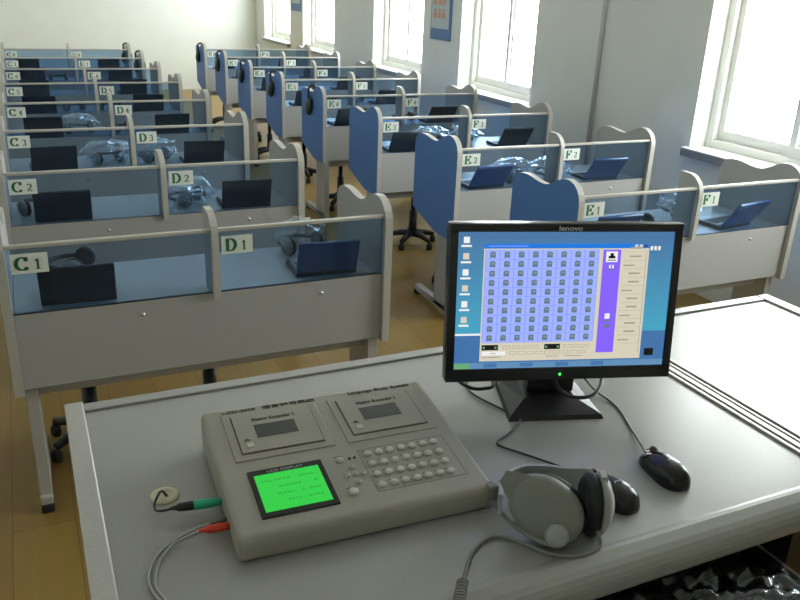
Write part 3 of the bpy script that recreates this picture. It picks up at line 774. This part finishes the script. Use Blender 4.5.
mouse((.978, .908, T), math.radians(-4), 'black mouse standing alone at the right, with an orange glint coloured into its wheel',
      [(.982, .962, T+.012), (.998, .992, T+.008), (1.026, 1.055, T+.003), (1.052, 1.12, T+.003), (1.060, 1.165, T+.003), (1.050, 1.21, T+.012), (1.035, 1.28, T+.05), (1.0, 1.29, T+.09)])
mouse((.838, .888, T), math.radians(14), 'black mouse directly behind the grey headset, partly hidden by it',
      [(.826, .940, T+.012), (.812, .985, T+.006), (.772, 1.055, T+.003), (.748, 1.09, T+.003), (.748, 1.108, T+.003), (.790, 1.13, T+.003), (.838, 1.17, T+.004), (.822, 1.22, T+.003), (.80, 1.30, T+.003), (.82, 1.36, T+.003)])

# ------------------------------------------------------------------ teacher's grey headset
O = Vector((.69, .85, T))
hd = empty('teacher_headset', O, 0, 'grey headset with black ear cushions and microphone on the console desk', 'headset')
def frame(c, nrm, xd):
    n = Vector(nrm).normalized(); x = Vector(xd); x = (x-n*x.dot(n)).normalized(); y = n.cross(x)
    m = Matrix((x, y, n)).transposed().to_4x4(); m.translation = Vector(c)-O; return m
cl = Vector((.668, .838, T+.056))
fl = frame(cl, (-.42, -.70, .56), r*.82-u*.57)
q = MB(); q.lathe([(0, .016), (.025, .0155), (.042, .0125), (.050, .007), (.052, 0), (.050, -.004), (0, -.004)], M['hs'], fl, 40, 1.22, .92)
# arm running up to the band
q.prism([(-.082, -.006), (-.060, -.020), (-.03, -.034), (-.03, .034), (-.060, .024), (-.082, .014)], 2, -.002, .010, M['hs'], mtx=fl)
lcup = q.build('ear_cup', hd)
q = MB(); q.lathe([(0, -.004), (.048, -.004), (.055, -.012), (.054, -.024), (.045, -.030), (.030, -.024), (0, -.022)], M['foam'], fl @ Matrix.Translation((.004, .004, 0)), 36, 1.15, .92); q.build('ear_cushion', lcup)
q = MB(); hub = fl @ Matrix.Translation((.034, -.026, .008)); q.lathe([(0, .024), (.011, .0235), (.0155, .020), (.018, .010), (.019, 0)], M['hsl'], hub, 24); q.build('microphone_hub', lcup)
cr = Vector((.757, .820, T+.053))
fr_ = frame(cr, (.93, -.36, .03), (0, 0, 1))
q = MB(); q.lathe([(0, .021), (.022, .0195), (.038, .013), (.047, .005), (.050, 0), (.048, -.004), (0, -.004)], M['hsl'], fr_, 36, 1.08, .80)
q.prism([(.02, -.02), (.056, -.010), (.056, .010), (.02, .02)], 2, -.003, .006, M['hsl'], mtx=fr_)
rcup = q.build('ear_cup', hd)
q = MB(); q.lathe([(0, -.004), (.045, -.004), (.051, -.010), (.050, -.020), (.042, -.026), (.030, -.020), (0, -.018)], M['foam'], fr_, 36, 1.06, .80); q.build('ear_cushion', rcup)
# headband ribbon, standing on edge
path = spline([(.612, .882, T+.048), (.624, .900, T+.045), (.644, .928, T+.042), (.667, .946, T+.040), (.705, .955, T+.038), (.738, .935, T+.042), (.756, .896, T+.055), (.764, .850, T+.080)], 8)
q = MB(); i = q.mi(M['hsl']); prev = None
for k, p in enumerate(path):
    t = (path[min(k+1, len(path)-1)]-path[max(k-1, 0)]).normalized(); out = t.cross(Vector((0, 0, 1))).normalized()*-1
    out = Vector((0, 0, 1)).cross(t).normalized(); wv = t.cross(out).normalized(); hw_ = .0165; th = .0035
    rg = [q.bm.verts.new(p-O+wv*s1*hw_+out*s2*th) for s1, s2 in ((-1, -1), (1, -1), (1, 1), (-1, 1))]
    if prev:
        for s in range(4):
            f = q.bm.faces.new((prev[s], prev[(s+1) % 4], rg[(s+1) % 4], rg[s])); f.material_index = i
    else: q.bm.faces.new(rg)
    prev = rg
q.bm.faces.new(list(reversed(prev)))
hb = q.build('headband', hd)
# boom and microphone tip
bp = [(.680, .792, T+.030), (.660, .800, T+.018), (.640, .826, T+.018), (.630, .862, T+.018), (.628, .902, T+.018), (.630, .928, T+.020)]
wb = wire([Vector(p)-O for p in bp], .0048, M['hs']); wb.build('microphone_boom', hd)
q = MB(); q.box((.622-O.x, .928-O.y, .006), (.640-O.x, .952-O.y, .046), M['hs'], .004); q.build('microphone_tip', hd)
cb = [(.735, .793, T+.03), (.738, .782, T+.008), (.712, .775, T+.005), (.680, .780, T+.005), (.650, .803, T+.004), (.622, .842, T+.004), (.600, .864, T+.004), (.574, .862, T+.004), (.542, .842, T+.004), (.512, .808, T+.004), (.497, .790, T+.005)]
wire([Vector(p)-O for p in cb], .003, M['hs']).build('cord', hd)
A = Vector((.497, .790, T+.009)); B = Vector((.425, .690, T+.009)); dirv = (B-A).normalized(); n1 = dirv.orthogonal().normalized(); n2 = dirv.cross(n1)
B = Vector((.455, .745, T+.009)); Ln = (B-A).length; turns = 10
q = MB(); q.tube([A-O+dirv*Ln*k/(turns*14)+(n1*math.cos(2*PI*k/14)+n2*math.sin(2*PI*k/14))*.007 for k in range(turns*14+1)], .0022, M['hs'], 6); q.build('coiled_cord', hd)

# ------------------------------------------------------------------ world and view
w = bpy.data.worlds.new('daylight'); S.world = w; w.use_nodes = True
bg = w.node_tree.nodes['Background']; bg.inputs['Color'].default_value = (.955, .99, .985, 1); bg.inputs['Strength'].default_value = 11
S.view_settings.view_transform = 'Standard'; S.view_settings.look = 'None'; S.view_settings.gamma = 1
S.view_settings.exposure = .25; S.view_settings.use_curve_mapping = False
try:
    S.cycles.transparent_max_bounces = 40; S.cycles.max_bounces = 12; S.cycles.diffuse_bounces = 6
except Exception: pass
